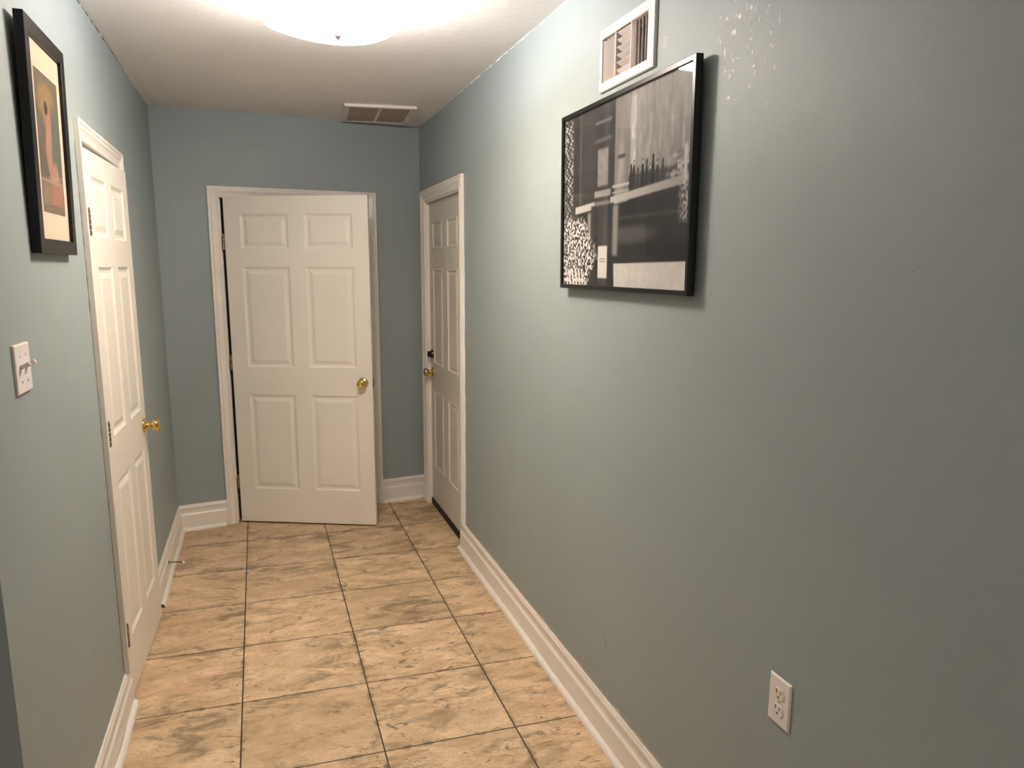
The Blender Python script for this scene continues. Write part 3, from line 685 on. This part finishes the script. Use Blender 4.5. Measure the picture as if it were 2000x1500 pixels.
# ------------------------------------------------------------------ power outlet
ou = empty('power_outlet', (W, 1.265, .665)); tag(ou, 'white duplex power outlet low on the right wall near the camera', 'outlet')
plate(.070, .114, .0055, -1, M['plastic'], ou)
for zz in (.0195, -.0195):
    bm = bmesh.new(); nn = 40; ring0 = []; ring1 = []; ring2 = []
    for i in range(nn):
        a = 2 * math.pi * i / nn; y_ = .0172 * math.cos(a); z_ = max(-.0138, min(.0138, .0172 * math.sin(a)))
        ring0.append(bm.verts.new((-.0050, y_, zz + z_))); ring1.append(bm.verts.new((-.0072, y_ * .98, zz + z_ * .98))); ring2.append(bm.verts.new((-.0076, y_ * .93, zz + z_ * .93)))
    for A_, C_ in ((ring0, ring1), (ring1, ring2)):
        for i in range(nn): bm.faces.new((A_[i], A_[(i + 1) % nn], C_[(i + 1) % nn], C_[i]))
    bm.faces.new(ring2); bm.faces.new(ring0[::-1])
    rc_ = link('socket_face', bm, M['ivory'], ou)
    link('slot', B(-.0079, -.0073, .0055, .0077, zz + .0005, zz + .0095), M['dark'], rc_); link('slot', B(-.0079, -.0073, -.0075, -.0055, zz + .0012, zz + .0088), M['dark'], rc_)
    bm = bmesh.new(); lathe(bm, [(0, 0), (.0024, 0), (.0024, .0006), (0, .0006)], AX((-.0073, 0, zz - .0075), (-1, 0, 0)), 16); link('ground_hole', bm, M['dark'], rc_)
bm = bmesh.new(); lathe(bm, [(0, 0), (.0030, 0), (.0026, .0010), (0, .0013)], AX((-.0053, 0, 0), (-1, 0, 0)), 14); link('screw', bm, M['screw'], ou)

# ------------------------------------------------------------------ spring door stop on the left baseboard
sp = empty('door_stop', (.0125, 4.062, .080)); tag(sp, 'thin metal door stop sticking out of the left baseboard past the narrow door', 'door stop')
bm = bmesh.new(); lathe(bm, [(0, 0), (.011, 0), (.011, .003), (.006, .006), (0, .006)], AX((0.0005, 0, 0), (1, 0, 0)), 18); link('mounting_cup', bm, M['hinge'], sp)
bm = bmesh.new(); pts = []
for i in range(200):
    a = i * .62; s_ = i / 199; pts.append((.005 + .065 * s_, .0040 * math.cos(a), -.006 * s_ * s_ + .0040 * math.sin(a)))
tube(bm, pts, .0010, 5); link('spring', bm, M['hinge'], sp, smooth=True)
bm = bmesh.new(); lathe(bm, [(0, 0), (.006, 0), (.0065, .004), (.005, .010), (0, .012)], AX((.069, 0, -.006), (1, 0, -.1)), 16); link('rubber_tip', bm, M['plastic'], sp, smooth=True)

# ------------------------------------------------------------------ chipped paint and marks on the right wall
def ray_right(px, py):
    x = (px - 1000 + 55.05) / 1451.2; y = -(py - 750 - 33.39) / 1451.2
    v = rt2 * x + up2 * y + fw; s_ = (W) - CX; k_ = s_ / v.x; return Vector((W, v.y * k_, CZ + v.z * k_))
spots = [(884, 6, 10, 6), (1002, 60, 6, 22), (1040, 74, 12, 14), (1080, 88, 6, 12), (1220, 52, 8, 10), (1265, 82, 8, 6), (1200, 115, 8, 12), (735, 178, 9, 11), (803, 182, 15, 11), (895, 152, 13, 10), (925, 155, 14, 14), (978, 178, 9, 9),
         (1040, 185, 10, 8), (1120, 180, 7, 14), (1135, 198, 6, 9), (1322, 150, 6, 40), (1322, 184, 9, 10), (870, 308, 22, 10), (852, 330, 8, 16), (884, 330, 7, 14), (1233, 300, 7, 14), (1035, 305, 7, 7), (722, 380, 10, 12), (740, 415, 10, 14), (1030, 380, 12, 8), (1048, 378, 7, 12),
         (895, 372, 5, 12), (992, 445, 8, 10), (1007, 472, 8, 16), (987, 515, 8, 12), (1055, 505, 9, 8), (1090, 490, 7, 10), (1235, 438, 9, 9), (1265, 460, 11, 9), (1370, 438, 7, 10), (782, 522, 9, 24), (845, 555, 8, 14), (878, 545, 6, 12), (862, 590, 8, 16), (908, 572, 10, 9),
         (770, 620, 6, 9), (1072, 575, 6, 10), (1185, 585, 8, 11), (1062, 650, 8, 12), (1265, 655, 7, 14), (780, 705, 10, 10), (820, 698, 10, 8), (855, 690, 16, 6), (828, 755, 10, 18), (1073, 712, 7, 12), (1022, 850, 8, 12), (815, 960, 14, 8), (870, 975, 12, 5), (905, 968, 6, 5), (1180, 1005, 5, 10)]
bm = bmesh.new(); rr = random.Random(3)
for (sx, sy, rx, ry) in spots:
    c0 = ray_right(1260 + sx / 5, sy / 5); nn = 9
    k_ = 0.00160                                # metres per zoomed pixel on the wall here (roughly)
    ring = []; cen = bm.verts.new((W - .0011, c0.y, c0.z))
    for i in range(nn):
        a = 2 * math.pi * i / nn; q = rr.uniform(.55, 1.05)
        ring.append(bm.verts.new((W - .0002, c0.y + rx * k_ * .5 * q * math.cos(a) * .62, c0.z + ry * k_ * .5 * q * math.sin(a) * .62)))
    for i in range(nn): bm.faces.new((cen, ring[i], ring[(i + 1) % nn]))
cp = link('chipped_paint', bm, M['chip'], wr_); cp['kind'] = 'stuff'; cp['label'] = 'scatter of small white chips in the wall paint'
def patch(name, pts, m, seed, th=.0008):
    bm = bmesh.new(); c0 = sum((ray_right(*p) for p in pts), Vector()) / len(pts); ring = []
    P_ = [ray_right(*p) for p in pts]; dense = []
    for a, b in zip(P_, P_[1:] + P_[:1]):
        dense += [a.lerp(b, i / 5) for i in range(5)]
    for p_ in dense:
        p2 = c0 + (p_ - c0) * (1 + .25 * noise.noise(p_ * 60 + Vector((seed, 0, 0)))); ring.append(bm.verts.new((W - .0001, p2.y, p2.z)))
    cen = bm.verts.new((W - th, c0.y, c0.z))
    for i in range(len(ring)): bm.faces.new((cen, ring[i], ring[(i + 1) % len(ring)]))
    return link(name, bm, m, wr_)
z5 = lambda x, y: (1260 + x / 5, y / 5)
patch('filler_patch', [z5(725, 228), z5(790, 222), z5(855, 232), z5(800, 250), z5(740, 272)], M['mud'], 1)
patch('filler_patch', [z5(1000, 225), z5(1040, 195), z5(1050, 225), z5(1015, 265)], M['mud'], 2)
patch('filler_patch', [z5(185, 350), z5(235, 345), z5(215, 400), z5(215, 470), z5(175, 460), z5(190, 410)], M['mud'], 3)
a_ = ray_right(1178, 1232); b_2 = ray_right(1185, 1268); ribbon('scuff_mark', [a_, (a_ + b_2) / 2 + Vector((0, .004, 0)), b_2], .0008, (-1, 0, 0), .0004, M['scuff'], wr_, .0005, 2)
a_ = ray_right(1781, 530); ribbon('scuff_mark', [a_, a_ + Vector((0, -.003, -.001))], .0010, (-1, 0, 0), .0005, M['scuff'], wr_, .0003, 4, step=.001)
